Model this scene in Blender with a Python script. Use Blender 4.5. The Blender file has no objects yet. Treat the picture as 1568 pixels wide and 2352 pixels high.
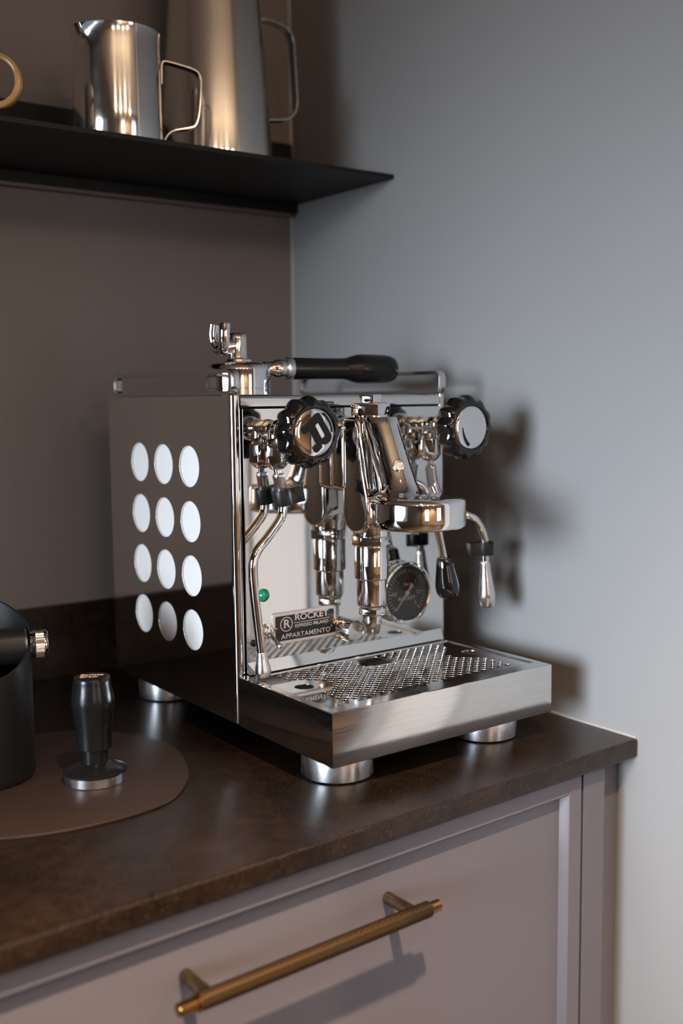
import bpy, bmesh, math, random
from mathutils import Matrix, Vector
random.seed(4)
S = bpy.context.scene
C = S.collection
PI = math.pi

# ------------------------------------------------------------------ camera
cam_d = bpy.data.cameras.new('camera')
cam = bpy.data.objects.new('camera', cam_d); C.objects.link(cam)
cam.matrix_world = (Matrix.Translation((-0.5215, -0.8780, 0.3444))
                    @ Matrix.Rotation(-0.6375, 4, 'Z') @ Matrix.Rotation(1.4652, 4, 'X') @ Matrix.Rotation(-0.0100, 4, 'Z'))
cam_d.sensor_fit = 'VERTICAL'; cam_d.sensor_height = 36.0
cam_d.lens = 36.0 * 2441.7 / 2352.0
cam_d.clip_start = 0.02
cam_d.dof.use_dof = True; cam_d.dof.focus_distance = 1.02; cam_d.dof.aperture_fstop = 3.0
S.camera = cam

# ------------------------------------------------------------------ world, lights, exposure
w = bpy.data.worlds.new('daylight'); S.world = w; w.use_nodes = True
w.node_tree.nodes['Background'].inputs[0].default_value = (0.62, 0.78, 1.0, 1)
w.node_tree.nodes['Background'].inputs[1].default_value = 0.3

def area_light(name, loc, rot, sx, sy, power, col):
    d = bpy.data.lights.new(name, 'AREA'); d.shape = 'RECTANGLE'; d.size = sx; d.size_y = sy
    d.energy = power; d.color = col
    o = bpy.data.objects.new(name, d); C.objects.link(o); o.location = loc; o.rotation_euler = rot
    return o
def spot(name, loc, power, col=(1.0, 0.68, 0.42), size=2.1, radius=0.03, blend=0.6):
    d = bpy.data.lights.new(name, 'SPOT'); d.energy = power; d.color = col
    d.spot_size = size; d.spot_blend = blend; d.shadow_soft_size = radius
    o = bpy.data.objects.new(name, d); C.objects.link(o); o.location = loc
    return o
# daylight standing in the window of the left wall, and in the two windows of the far front wall
wd = area_light('window_daylight', (-2.36, -0.79, 0.46), (0, 0, 0), 1.25, 0.90, 7.2, (0.78, 0.88, 1.0))
wd.rotation_euler = (Vector((0.34, -0.33, 0.08)) - wd.location).to_track_quat('-Z', 'Y').to_euler()
wd.data.spread = math.radians(32)
area_light('front_window_daylight', (-1.15, -4.66, 0.45), (PI/2, 0, 0), 0.75, 1.3, 10, (1.0, 0.95, 0.9))
area_light('front_window_daylight', (1.15, -4.66, 0.45), (PI/2, 0, 0), 0.75, 1.3, 14, (1.0, 0.95, 0.9))
# warm ceiling downlight, then added spots brightening the unseen walls the chrome reflects
spot('warm_spot', (-0.30, -1.06, 1.515), 420, col=(1.0, 0.70, 0.45), size=1.46, blend=0.85)
for lx, ly, lp in ((1.3, -1.6, 160), (1.3, -2.8, 160), (2.4, -2.2, 160), (-0.2, -4.0, 130), (-1.3, -4.0, 130)):
    spot('warm_spot', (lx, ly, 1.515), lp)
# bare warm pendant bulbs over the table behind the camera
for lx, ly, lz in ((-1.15, -1.75, 1.22), (-0.70, -1.90, 1.18), (-0.25, -2.05, 1.22), (0.20, -2.20, 1.18)):
    d = bpy.data.lights.new('pendant_bulb', 'POINT'); d.energy = 7; d.color = (1.0, 0.72, 0.48); d.shadow_soft_size = 0.03
    o = bpy.data.objects.new('pendant_bulb', d); C.objects.link(o); o.location = (lx, ly, lz)
vs = S.view_settings
vs.view_transform = 'Standard'; vs.look = 'None'; vs.gamma = 1.0; vs.use_curve_mapping = False
vs.exposure = 0.0
S.cycles.caustics_reflective = False
S.cycles.caustics_refractive = False
S.cycles.max_bounces = 10; S.cycles.glossy_bounces = 6; S.cycles.diffuse_bounces = 4
S.cycles.sample_clamp_indirect = 6.0

# ------------------------------------------------------------------ materials
MATS = {}
def new_mat(name):
    m = bpy.data.materials.new(name); m.use_nodes = True
    MATS[name] = m
    return m, m.node_tree.nodes, m.node_tree.links, m.node_tree.nodes['Principled BSDF']
def pmat(name, col, rough=0.5, metal=0.0, coat=0.0, coat_rough=0.1, var=0.0, vscale=30, bump=0.0, bscale=200, rvar=0.0, rscale=40, stretch=None, spec=0.5):
    m, N, L, b = new_mat(name)
    b.inputs['Base Color'].default_value = (*col, 1); b.inputs['Roughness'].default_value = rough
    b.inputs['Metallic'].default_value = metal
    b.inputs['Coat Weight'].default_value = coat; b.inputs['Coat Roughness'].default_value = coat_rough
    b.inputs['Specular IOR Level'].default_value = spec
    tc = N.new('ShaderNodeTexCoord'); vec = tc.outputs['Object']
    if stretch:
        mp = N.new('ShaderNodeMapping'); mp.inputs['Scale'].default_value = stretch
        L.new(vec, mp.inputs[0]); vec = mp.outputs[0]
    def noise(scale, detail=4):
        n = N.new('ShaderNodeTexNoise'); n.inputs['Scale'].default_value = scale; n.inputs['Detail'].default_value = detail
        L.new(vec, n.inputs['Vector']); return n
    if var:
        n = noise(vscale); r = N.new('ShaderNodeMapRange')
        r.inputs['From Min'].default_value = 0.3; r.inputs['From Max'].default_value = 0.7
        r.inputs['To Min'].default_value = 1 - var; r.inputs['To Max'].default_value = 1 + var
        L.new(n.outputs['Fac'], r.inputs['Value'])
        mx = N.new('ShaderNodeMix'); mx.data_type = 'RGBA'; mx.blend_type = 'MULTIPLY'; mx.inputs['Factor'].default_value = 1
        mx.inputs['A'].default_value = (*col, 1); L.new(r.outputs[0], mx.inputs['B']); L.new(mx.outputs['Result'], b.inputs['Base Color'])
    if rvar:
        n = noise(rscale); r = N.new('ShaderNodeMapRange')
        r.inputs['From Min'].default_value = 0.3; r.inputs['From Max'].default_value = 0.7
        r.inputs['To Min'].default_value = max(0.01, rough - rvar); r.inputs['To Max'].default_value = rough + rvar
        L.new(n.outputs['Fac'], r.inputs['Value']); L.new(r.outputs[0], b.inputs['Roughness'])
    if bump:
        n = noise(bscale, 3); bp = N.new('ShaderNodeBump'); bp.inputs['Strength'].default_value = bump; bp.inputs['Distance'].default_value = 0.001
        L.new(n.outputs['Fac'], bp.inputs['Height']); L.new(bp.outputs[0], b.inputs['Normal'])
    return m
pmat('wall_paint', (0.275, 0.272, 0.270), 0.62, var=0.02, vscale=3, bump=0.12, bscale=160)
pmat('room_paint', (0.55, 0.43, 0.34), 0.7, var=0.03, vscale=2)
pmat('shaded_wall_paint', (0.19, 0.163, 0.152), 0.62, var=0.02, vscale=3, bump=0.10, bscale=160)  # wall grey with the back wall's shade and warm light mixed into the colour
pmat('unlit_wall_paint', (0.06, 0.058, 0.06), 0.7, var=0.03, vscale=2)  # left wall's dimness is put into the colour, darker than the grey walls
pmat('reflector_pale', (0.46, 0.455, 0.45), 0.45, var=0.02, vscale=3)  # colour of the added panel that brightens the steel's reflections
pmat('ceiling_paint', (0.66, 0.63, 0.60), 0.8, var=0.02, vscale=2)
pmat('floor_wood', (0.045, 0.028, 0.018), 0.45, var=0.35, vscale=6, stretch=(1, 9, 1))
pmat('white_trim', (0.72, 0.72, 0.70), 0.4, var=0.02)
pmat('sealant', (0.36, 0.35, 0.34), 0.5, var=0.03)
pmat('cabinet_paint', (0.138, 0.134, 0.160), 0.38, var=0.015, vscale=8, bump=0.04, bscale=500)
pmat('black_steel', (0.007, 0.007, 0.007), 0.5, var=0.1, bump=0.05, bscale=600, spec=0.3)
pmat('chrome', (0.80, 0.79, 0.78), 0.045, 1.0, rvar=0.02, rscale=60)
pmat('mirror_steel', (0.74, 0.73, 0.71), 0.05, 1.0, rvar=0.02, rscale=25, bump=0.012, bscale=18)
pmat('rail_steel', (0.66, 0.66, 0.66), 0.22, 1.0, rvar=0.04, rscale=60)
pmat('side_steel', (0.90, 0.89, 0.87), 0.06, 1.0, rvar=0.02, rscale=25)
pmat('brushed_steel', (0.72, 0.71, 0.69), 0.14, 1.0, rvar=0.05, rscale=40, stretch=(1, 1, 40), var=0.05, vscale=22)
pmat('jug_steel', (0.80, 0.78, 0.75), 0.11, 1.0, rvar=0.03, rscale=30)
pmat('satin_steel', (0.70, 0.70, 0.71), 0.24, 1.0, rvar=0.06, rscale=120)
pmat('cast_aluminium', (0.78, 0.79, 0.80), 0.26, 1.0, rvar=0.07, rscale=50, bump=0.04, bscale=300)
pmat('brass', (0.15, 0.105, 0.062), 0.45, 1.0, var=0.25, vscale=120, rvar=0.08, rscale=200)
pmat('brass_polished', (0.36, 0.20, 0.075), 0.2, 1.0, var=0.12, vscale=90)
pmat('black_bakelite', (0.006, 0.005, 0.005), 0.08, 0, coat=0.3, coat_rough=0.05, rvar=0.03)
pmat('black_plastic', (0.008, 0.008, 0.008), 0.28, rvar=0.05, spec=0.3)
pmat('black_rubber', (0.012, 0.0115, 0.011), 0.40, bump=0.05, bscale=400, spec=0.35)
pmat('black_powder', (0.009, 0.009, 0.0095), 0.46, bump=0.14, bscale=1400, spec=0.35)
pmat('black_satin', (0.008, 0.008, 0.008), 0.24, rvar=0.04, rscale=120, spec=0.35)
pmat('black_enamel', (0.010, 0.010, 0.010), 0.22)
pmat('dial_grey', (0.045, 0.045, 0.047), 0.5)
pmat('inlay_white', (0.90, 0.88, 0.85), 0.35)
pmat('plate_metal', (0.86, 0.81, 0.78), 0.36, 0.75)
pmat('dial_white', (0.62, 0.58, 0.56), 0.5)
pmat('dial_green', (0.03, 0.16, 0.04), 0.5)
pmat('dial_red', (0.40, 0.02, 0.03), 0.5)
pmat('indicator_green', (0.0, 0.24, 0.12), 0.18, coat=0.5)
pmat('leather', (0.032, 0.0195, 0.0145), 0.5, spec=0.35, var=0.06, vscale=18, bump=0.10, bscale=900)
pmat('copper_print', (0.80, 0.48, 0.36), 0.5)
pmat('glaze_cream', (0.60, 0.50, 0.38), 0.25, var=0.06, vscale=30)
pmat('glaze_brown', (0.46, 0.27, 0.11), 0.22, var=0.25, vscale=40)
pmat('strip_paint', (0.16, 0.125, 0.12), 0.5)
pmat('tray_inside', (0.20, 0.19, 0.18), 0.35, 1.0)
def stone_mat():
    m, N, L, b = new_mat('stone_laminate')
    tc = N.new('ShaderNodeTexCoord')
    n1 = N.new('ShaderNodeTexNoise'); n1.inputs['Scale'].default_value = 9; n1.inputs['Detail'].default_value = 8; n1.inputs['Roughness'].default_value = 0.62
    n2 = N.new('ShaderNodeTexNoise'); n2.inputs['Scale'].default_value = 850; n2.inputs['Detail'].default_value = 2
    n3 = N.new('ShaderNodeTexNoise'); n3.inputs['Scale'].default_value = 75; n3.inputs['Detail'].default_value = 5
    for n in (n1, n2, n3): L.new(tc.outputs['Object'], n.inputs['Vector'])
    r1 = N.new('ShaderNodeValToRGB'); e = r1.color_ramp.elements
    e[0].position = 0.33; e[0].color = (0.0035, 0.0024, 0.002, 1); e[1].position = 0.70; e[1].color = (0.019, 0.0115, 0.008, 1)
    L.new(n1.outputs['Fac'], r1.inputs[0])
    r3 = N.new('ShaderNodeMapRange'); r3.inputs['From Min'].default_value = 0.35; r3.inputs['From Max'].default_value = 0.7
    r3.inputs['To Min'].default_value = 0.65; r3.inputs['To Max'].default_value = 1.5; L.new(n3.outputs['Fac'], r3.inputs['Value'])
    mm = N.new('ShaderNodeMix'); mm.data_type = 'RGBA'; mm.blend_type = 'MULTIPLY'; mm.inputs['Factor'].default_value = 1
    L.new(r1.outputs[0], mm.inputs['A']); L.new(r3.outputs[0], mm.inputs['B'])
    r2 = N.new('ShaderNodeMapRange'); r2.inputs['From Min'].default_value = 0.56; r2.inputs['From Max'].default_value = 0.74
    r2.inputs['To Min'].default_value = 0; r2.inputs['To Max'].default_value = 0.75; L.new(n2.outputs['Fac'], r2.inputs['Value'])
    mx = N.new('ShaderNodeMix'); mx.data_type = 'RGBA'; L.new(r2.outputs[0], mx.inputs['Factor']); L.new(mm.outputs['Result'], mx.inputs['A'])
    mx.inputs['B'].default_value = (0.125, 0.072, 0.043, 1); L.new(mx.outputs['Result'], b.inputs['Base Color'])
    b.inputs['Roughness'].default_value = 0.31; b.inputs['Specular IOR Level'].default_value = 0.30
    bp = N.new('ShaderNodeBump'); bp.inputs['Strength'].default_value = 0.12; bp.inputs['Distance'].default_value = 0.0008
    L.new(n2.outputs['Fac'], bp.inputs['Height']); L.new(bp.outputs[0], b.inputs['Normal'])
stone_mat()
def glass_mat():
    m, N, L, b = new_mat('clear_glass'); N.remove(b)
    t = N.new('ShaderNodeBsdfTransparent'); g = N.new('ShaderNodeBsdfGlossy'); g.inputs['Roughness'].default_value = 0.02
    f = N.new('ShaderNodeFresnel'); f.inputs['IOR'].default_value = 1.45; mx = N.new('ShaderNodeMixShader')
    L.new(f.outputs[0], mx.inputs[0]); L.new(t.outputs[0], mx.inputs[1]); L.new(g.outputs[0], mx.inputs[2])
    L.new(mx.outputs[0], N['Material Output'].inputs['Surface'])
glass_mat()
def knurl_mat(name, col, rough, sc):
    m, N, L, b = new_mat(name)
    b.inputs['Base Color'].default_value = (*col, 1); b.inputs['Metallic'].default_value = 1; b.inputs['Roughness'].default_value = rough
knurl_mat('brass_knurled', (0.072, 0.046, 0.025), 0.46, 1)

# ------------------------------------------------------------------ helpers
def obj(name, me, mat, parent=None, smooth=38):
    if isinstance(me, bmesh.types.BMesh):
        bm = me; me = bpy.data.meshes.new(name)
        bmesh.ops.recalc_face_normals(bm, faces=bm.faces[:])
        bm.to_mesh(me); bm.free()
    if smooth:
        me.polygons.foreach_set('use_smooth', [True] * len(me.polygons)); me.set_sharp_from_angle(angle=math.radians(smooth))
    me.materials.clear(); me.materials.append(MATS[mat])
    o = bpy.data.objects.new(name, me); C.objects.link(o)
    if parent: adopt(o, parent)
    return o
def wloc(o):
    v = Vector(o.location)
    while o.parent: o = o.parent; v = v + Vector(o.location)
    return v
def adopt(o, parent):
    o.parent = parent                       # geometry is written in world coordinates, so undo the parents' offsets
    o.location = Vector(o.location) - wloc(parent)
def tag(o, label=None, cat=None, group=None, kind=None):
    if label: o['label'] = label
    if cat: o['category'] = cat
    if group: o['group'] = group
    if kind: o['kind'] = kind
    return o
def thing(name, label, cat, loc, group=None):
    o = bpy.data.objects.new(name, None); C.objects.link(o); o.location = loc; o.empty_display_size = 0.02
    return tag(o, label, cat, group)
def frame(o, d, up=(0, 0, 1)):
    d = Vector(d).normalized(); u = Vector(up)
    if abs(d.dot(u)) > 0.99: u = Vector((0, 1, 0))
    x = u.cross(d).normalized(); y = d.cross(x)
    return Matrix(((x.x, y.x, d.x, o[0]), (x.y, y.y, d.y, o[1]), (x.z, y.z, d.z, o[2]), (0, 0, 0, 1)))
T = Matrix.Translation
def lathe(prof, M=Matrix(), seg=48, bm=None, closed=False):
    bm = bm or bmesh.new(); rings = []
    for r, h in prof:
        if r < 1e-6: rings.append([bm.verts.new(M @ Vector((0, 0, h)))])
        else: rings.append([bm.verts.new(M @ Vector((r*math.cos(2*PI*i/seg), r*math.sin(2*PI*i/seg), h))) for i in range(seg)])
    pairs = list(zip(rings, rings[1:])) + ([(rings[-1], rings[0])] if closed else [])
    for a, b in pairs:
        for i in range(seg):
            j = (i+1) % seg
            if len(a) == 1 and len(b) == 1: continue
            if len(a) == 1: bm.faces.new((a[0], b[i], b[j]))
            elif len(b) == 1: bm.faces.new((a[i], a[j], b[0]))
            else: bm.faces.new((a[i], a[j], b[j], b[i]))
    return bm
def catmull(P, n=8, closed=False):
    P = [Vector(q) for q in P]; out = []; k = len(P)
    rng = range(k if closed else k-1)
    for i in rng:
        g = (lambda j: P[j % k]) if closed else (lambda j: P[max(0, min(k-1, j))])
        a, b, c, d = g(i-1), g(i), g(i+1), g(i+2)
        for s in range(n):
            t = s/n
            out.append(0.5*((2*b)+(c-a)*t+(2*a-5*b+4*c-d)*t*t+(3*b-a-3*c+d)*t**3))
    if not closed: out.append(P[-1])
    return out
def tube(P, r, seg=16, bm=None, closed=False, flat=None, up=None):
    """sweep a circle (or a flat strip: flat=(half width, half thickness)) along the points"""
    bm = bm or bmesh.new(); P = [Vector(q) for q in P]; k = len(P); rings = []
    rr = r if isinstance(r, (list, tuple)) else [r]*k
    prev = None
    for i in range(k):
        if closed: t = (P[(i+1) % k]-P[i-1]).normalized()
        else: t = (P[min(k-1, i+1)]-P[max(0, i-1)]).normalized()
        if up is not None: x = Vector(up) - t*Vector(up).dot(t)
        elif prev is None:
            x = Vector((0, 0, 1)).cross(t)
            if x.length < 0.1: x = Vector((1, 0, 0)).cross(t)
        else: x = prev - t*prev.dot(t)
        x.normalize(); prev = x; y = t.cross(x)
        if flat:
            a, b = flat; c = min(a, b)*0.45
            pts = [(a-c, b), (-a+c, b), (-a, b-c), (-a, -b+c), (-a+c, -b), (a-c, -b), (a, -b+c), (a, b-c)]
        else: pts = [(rr[i]*math.cos(2*PI*s/seg), rr[i]*math.sin(2*PI*s/seg)) for s in range(seg)]
        rings.append([bm.verts.new(P[i]+x*u+y*v) for u, v in pts])
    m = len(rings[0])
    for i in range(k if closed else k-1):
        a, b = rings[i], rings[(i+1) % k]
        for s in range(m): bm.faces.new((a[s], a[(s+1) % m], b[(s+1) % m], b[s]))
    if not closed: bm.faces.new(rings[0][::-1]); bm.faces.new(rings[-1])
    return bm
def bev(bm, w, seg=2, ang=30):
    es = [e for e in bm.edges if len(e.link_faces) == 2 and e.calc_face_angle(0) > math.radians(ang)]
    if w: bmesh.ops.bevel(bm, geom=es, offset=w, segments=seg, profile=0.5, affect='EDGES', clamp_overlap=True)
    return bm
def box(lo, hi, w=0.0, seg=2, bm0=None):
    bm = bmesh.new()
    v = [bm.verts.new((x, y, z)) for x in (lo[0], hi[0]) for y in (lo[1], hi[1]) for z in (lo[2], hi[2])]
    for f in ((0, 1, 3, 2), (4, 6, 7, 5), (0, 4, 5, 1), (2, 3, 7, 6), (0, 2, 6, 4), (1, 5, 7, 3)): bm.faces.new([v[i] for i in f])
    bev(bm, w, seg)
    if bm0 is not None: return merge(bm0, bm)
    return bm
def merge(a, b):
    me = bpy.data.meshes.new('t'); b.to_mesh(me); b.free(); a.from_mesh(me); bpy.data.meshes.remove(me); return a
def prism(outline, h0, h1, M=Matrix(), w=0.0, seg=2):
    bm = bmesh.new()
    a = [bm.verts.new(M @ Vector((x, y, h0))) for x, y in outline]; b = [bm.verts.new(M @ Vector((x, y, h1))) for x, y in outline]
    bm.faces.new(a[::-1]); bm.faces.new(b); n = len(a)
    for i in range(n): bm.faces.new((a[i], a[(i+1) % n], b[(i+1) % n], b[i]))
    bmesh.ops.recalc_face_normals(bm, faces=bm.faces[:])
    return bev(bm, w, seg, 40)
def hexprism(r, h0, h1, M, w=0.0008, rot=0.0):
    return prism([(r*math.cos(PI/3*i+rot), r*math.sin(PI/3*i+rot)) for i in range(6)], h0, h1, M, w, 2)
def rrect(x0, y0, x1, y1, r, n=6):
    o = []
    for cx, cy, a in ((x1-r, y1-r, 0), (x0+r, y1-r, 90), (x0+r, y0+r, 180), (x1-r, y0+r, 270)):
        for i in range(n+1):
            t = math.radians(a+90*i/n); o.append((cx+r*math.cos(t), cy+r*math.sin(t)))
    return o
def circ(cx, cy, r, n=24): return [(cx+r*math.cos(2*PI*i/n), cy+r*math.sin(2*PI*i/n)) for i in range(n)]
def curve_mesh(cu, M):
    o = bpy.data.objects.new('t', cu); C.objects.link(o)
    dg = bpy.context.evaluated_depsgraph_get(); me = bpy.data.meshes.new_from_object(o.evaluated_get(dg), depsgraph=dg)
    bpy.data.objects.remove(o); bpy.data.curves.remove(cu)
    me.transform(M); return me
def sheet(loops, t, M=Matrix(), bevel=0.0):
    """flat sheet with holes: first loop outside, the rest cut out; thickness t centred on local z=0"""
    cu = bpy.data.curves.new('t', 'CURVE'); cu.dimensions = '2D'; cu.fill_mode = 'BOTH'
    cu.extrude = t/2 - bevel; cu.bevel_depth = bevel; cu.bevel_resolution = 1; cu.offset = -bevel
    for lp in loops:
        s = cu.splines.new('POLY'); s.points.add(len(lp)-1); s.use_cyclic_u = True
        for q, (x, y) in zip(s.points, lp): q.co = (x, y, 0, 1)
    return curve_mesh(cu, M)
def text_mesh(body, size, M, ext=0.0001, sx=1.0, bold=0.0, align='CENTER', space=1.0):
    cu = bpy.data.curves.new('t', 'FONT'); cu.body = body; cu.size = size; cu.extrude = ext; cu.offset = bold
    cu.align_x = align; cu.align_y = 'CENTER'; cu.space_character = space
    return curve_mesh(cu, M @ Matrix.Diagonal((sx, 1, 1, 1)))
def join_mesh(ms):
    bm = bmesh.new()
    for m in ms: bm.from_mesh(m); bpy.data.meshes.remove(m)
    me = bpy.data.meshes.new('j'); bm.to_mesh(me); bm.free(); return me
FRONT = lambda y: Matrix(((1, 0, 0, 0), (0, 0, -1, y), (0, 1, 0, 0), (0, 0, 0, 1)))      # local (x,y,z) -> world (x, y-z, y): faces -Y
SIDE = lambda x: Matrix(((0, 0, 1, x), (1, 0, 0, 0), (0, 1, 0, 0), (0, 0, 0, 1)))        # local (x,y,z) -> world (x+z, x, y)

# ------------------------------------------------------------------ the room
XW, YW, ZC, ZF = 0.34, 0.395, 1.55, -0.90
XL, YF, XR = -2.20, -4.60, 3.2
def struct(name, bm, mat, label=None, parent=None, smooth=0):
    o = obj(name, bm, mat, parent, smooth)
    if not parent: tag(o, label, None, None, 'structure')
    return o
struct('floor', box((XL-.1, YF-.1, ZF-.1), (XR+.1, YW+.1, ZF)), 'floor_wood', 'dark wooden floor of the room')
struct('ceiling', box((XL-.1, YF-.1, ZC), (XR+.1, YW+.1, ZC+.1)), 'ceiling_paint', 'plain ceiling above the kitchen')
struct('wall_back', box((XL-.1, YW, ZF), (XR+.1, YW+.1, ZC)), 'shaded_wall_paint', 'dim grey painted wall behind the shelf and the coffee machine')
struct('wall_right', box((XW, -0.57, ZF), (XW+.12, YW, ZC)), 'wall_paint', 'grey painted wall to the right of the coffee machine')
dl = struct('reflector_panel', box((XW-.006, -0.512, ZF), (XW, -0.37, ZC-.35)), 'reflector_pale', 'pale panel added on the right wall to brighten reflections in the steel')  # unseen pale panel, added so the front panel and tray mirror something brighter
struct('trim_4', box((XW-.004, -0.526, ZF), (XW, -0.5125, ZC-.35)), 'black_steel', 'dark gap strip beside the added pale panel')
struct('trim_1', box((XW-.006, -0.585, ZF), (XW+.126, -0.57, ZC)), 'black_steel', 'dark edge trim at the end of the right wall')
struct('wall_far', box((XR, YF-.1, ZF), (XR+.1, YW, ZC)), 'room_paint', 'warm wall on the far side of the next room')
def wall_with_openings(name, axis, pos, thick, a0, a1, holes, mat, label):
    bm = bmesh.new(); cuts = sorted(holes)
    def b(u0, u1, z0, z1):
        lo, hi = ((pos, u0, z0), (pos+thick, u1, z1)) if axis == 'x' else ((u0, pos, z0), (u1, pos+thick, z1))
        box(lo, hi, bm0=bm)
    u = a0
    for h0, h1, z0, z1 in cuts:
        b(u, h0, ZF, ZC); b(h0, h1, ZF, z0); b(h0, h1, z1, ZC); u = h1
    b(u, a1, ZF, ZC)
    return struct(name, bm, mat, label)
WL = (-1.44, -0.12, -0.03, 0.94)
wall_with_openings('wall_left', 'x', XL-.1, .1, YF, YW, [WL], 'unlit_wall_paint', 'wall with the daylight window on the left of the room')
WF = [(-1.55, -0.75, -0.25, 1.15), (0.75, 1.55, -0.25, 1.15)]
wall_with_openings('wall_front', 'y', YF-.1, .1, XL-.1, XR, WF, 'room_paint', 'warm wall with two windows behind the camera')
def window(name, axis, pos, h, label, mull):
    bm = bmesh.new(); t = .035; u0, u1, z0, z1 = h
    def b(a0, a1, c0, c1):
        lo, hi = ((pos, a0, c0), (pos+.05, a1, c1)) if axis == 'x' else ((a0, pos, c0), (a1, pos+.05, c1))
        box(lo, hi, bm0=bm)
    b(u0, u0+t, z0, z1); b(u1-t, u1, z0, z1); b(u0, u1, z0, z0+t); b(u0, u1, z1-t, z1)
    for m in mull: b(m-.02, m+.02, z0, z1)
    struct(name, bm, 'white_trim', label)
window('window_1', 'x', XL-.02, WL, 'white frame of the left daylight window', [])
window('window_2', 'y', YF-.02, WF[0], 'white frame of the left window in the front wall', [-1.15])
window('window_3', 'y', YF-.02, WF[1], 'white frame of the right window in the front wall', [1.15])
struct('trim_2', tube([(XW-.001, YW-.001, 0.0), (XW-.001, YW-.001, ZC)], 0.0026, 8), 'sealant', 'thin pale sealant line in the wall corner')
struct('trim_3', tube([(XW-.0005, -0.214, .0005), (XW-.0005, YW-.004, .0005)], 0.0022, 8), 'sealant', 'thin pale sealant line between worktop and right wall')

# ------------------------------------------------------------------ worktop, upstand and drawer cabinet (front edge runs a little out of square)
TH = 0.0225
FA = (XW, -0.2155)                                   # front right corner of the worktop
def fy(x, off=0.0): return FA[1] + (x-FA[0])*math.tan(TH) + off
bm = prism([(XL+.002, fy(XL)), (XW-.001, fy(XW)), (XW-.001, YW-.001), (XL+.002, YW-.001)], -0.0195, 0.0, w=0.0028, seg=3)
tag(obj('worktop', bm, 'stone_laminate', None, 45), 'dark brown speckled stone-look worktop under the coffee machine', 'worktop')
tag(obj('upstand', box((XL+.002, YW-.010, 0.0003), (XW-.004, YW-.0005, 0.0915), .001), 'stone_laminate'), 'low dark stone upstand along the foot of the back wall', 'upstand')

cab = thing('drawer_cabinet', 'mauve grey drawer cabinet with recessed panel front under the worktop', 'cabinet', (-0.08, 0.05, ZF))
obj('carcass', prism([(XL+.003, fy(XL, .030)), (XW-.002, fy(XW, .030)), (XW-.002, YW-.005), (XL+.003, YW-.005)], ZF+.1, -0.0205), 'cabinet_paint', cab, 0)
obj('plinth', prism([(XL+.003, fy(XL, .08)), (XW-.002, fy(XW, .08)), (XW-.002, YW-.01), (XL+.003, YW-.01)], ZF, ZF+.1), 'cabinet_paint', cab, 0)
ct, st = math.cos(TH), math.sin(TH)
YD = 0.0108                                          # drawer face behind the worktop edge
MD = Matrix(((ct, -st, 0, FA[0]), (st, ct, 0, FA[1]), (0, 0, 1, 0), (0, 0, 0, 1))) @ T((-XW, 0, 0))   # local x along the front, local y into the cabinet
def dmesh(bm): bmesh.ops.transform(bm, matrix=MD, verts=bm.verts[:]); return bm
DX0, DX1, DZ0, DZ1 = -0.405, 0.2660, -0.42, -0.0215
fw, rec, bw = 0.0185, 0.0095, 0.0045                 # frame width, recess depth, bevel run
dr = obj('drawer_front', dmesh(box((DX0+.002, YD+.012, DZ0+.002), (DX1-.002, YD+.022, DZ1-.002))), 'cabinet_paint', cab, 0)
def frame_piece(name, q):
    """mitred frame member: q = outer0, outer1, inner1, inner0 in (x, z)"""
    (ax, az), (bx, bz), (cx, cz), (dx, dz) = q
    mx, mz = (DX0+DX1)/2, (DZ0+DZ1)/2
    def shrink(x, z): return x + (bw if x < mx else -bw), z + (bw if z < mz else -bw)
    bm = bmesh.new()
    F = [(ax, YD, az), (bx, YD, bz), (cx, YD, cz), (dx, YD, dz)]
    e, f = shrink(cx, cz), shrink(dx, dz)
    G = [(ax, YD+.012, az), (bx, YD+.012, bz), (e[0], YD+.012, e[1]), (f[0], YD+.012, f[1])]
    a = [bm.verts.new(v) for v in F]; b = [bm.verts.new(v) for v in G]
    bm.faces.new(a); bm.faces.new(b[::-1])
    for i in range(4): bm.faces.new((a[i], b[i], b[(i+1) % 4], a[(i+1) % 4]))
    bmesh.ops.recalc_face_normals(bm, faces=bm.faces[:]); bev(bm, .0006, 1)
    return obj(name, dmesh(bm), 'cabinet_paint', dr, 30)
g = .00015
ix0, ix1, iz0, iz1 = DX0+fw, DX1-fw, DZ0+fw, DZ1-fw
frame_piece('rail', ((DX0+g, DZ1), (DX1-g, DZ1), (ix1-g, iz1), (ix0+g, iz1)))
frame_piece('rail', ((DX1-g, DZ0), (DX0+g, DZ0), (ix0+g, iz0), (ix1-g, iz0)))
frame_piece('stile', ((DX1, DZ1-g), (DX1, DZ0+g), (ix1, iz0+g), (ix1, iz1-g)))
frame_piece('stile', ((DX0, DZ0+g), (DX0, DZ1-g), (ix0, iz1-g), (ix0, iz0+g)))
obj('panel', dmesh(box((ix0-.003, YD+rec, iz0-.003), (ix1+.003, YD+rec+.006, iz1+.003))), 'cabinet_paint', dr, 0)
obj('filler', dmesh(box((DX1+.0035, YD, ZF+.1), (0.3010, YD+.02, -.0205), .0006)), 'cabinet_paint', cab, 0)
obj('scribe_strip', dmesh(box((0.3013, YD+.014, ZF+.1), (XW-.0005, YD+.034, -.0205), .0004)), 'cabinet_paint', cab, 0)
obj('drawer_front', dmesh(box((DX0, YD, -.80), (DX1, YD+.02, DZ0-.004), .001)), 'cabinet_paint', cab, 0)
obj('drawer_front', dmesh(box((XL+.01, YD, -.80), (DX0-.004, YD+.02, DZ1), .001)), 'cabinet_paint', cab, 0)
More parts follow.
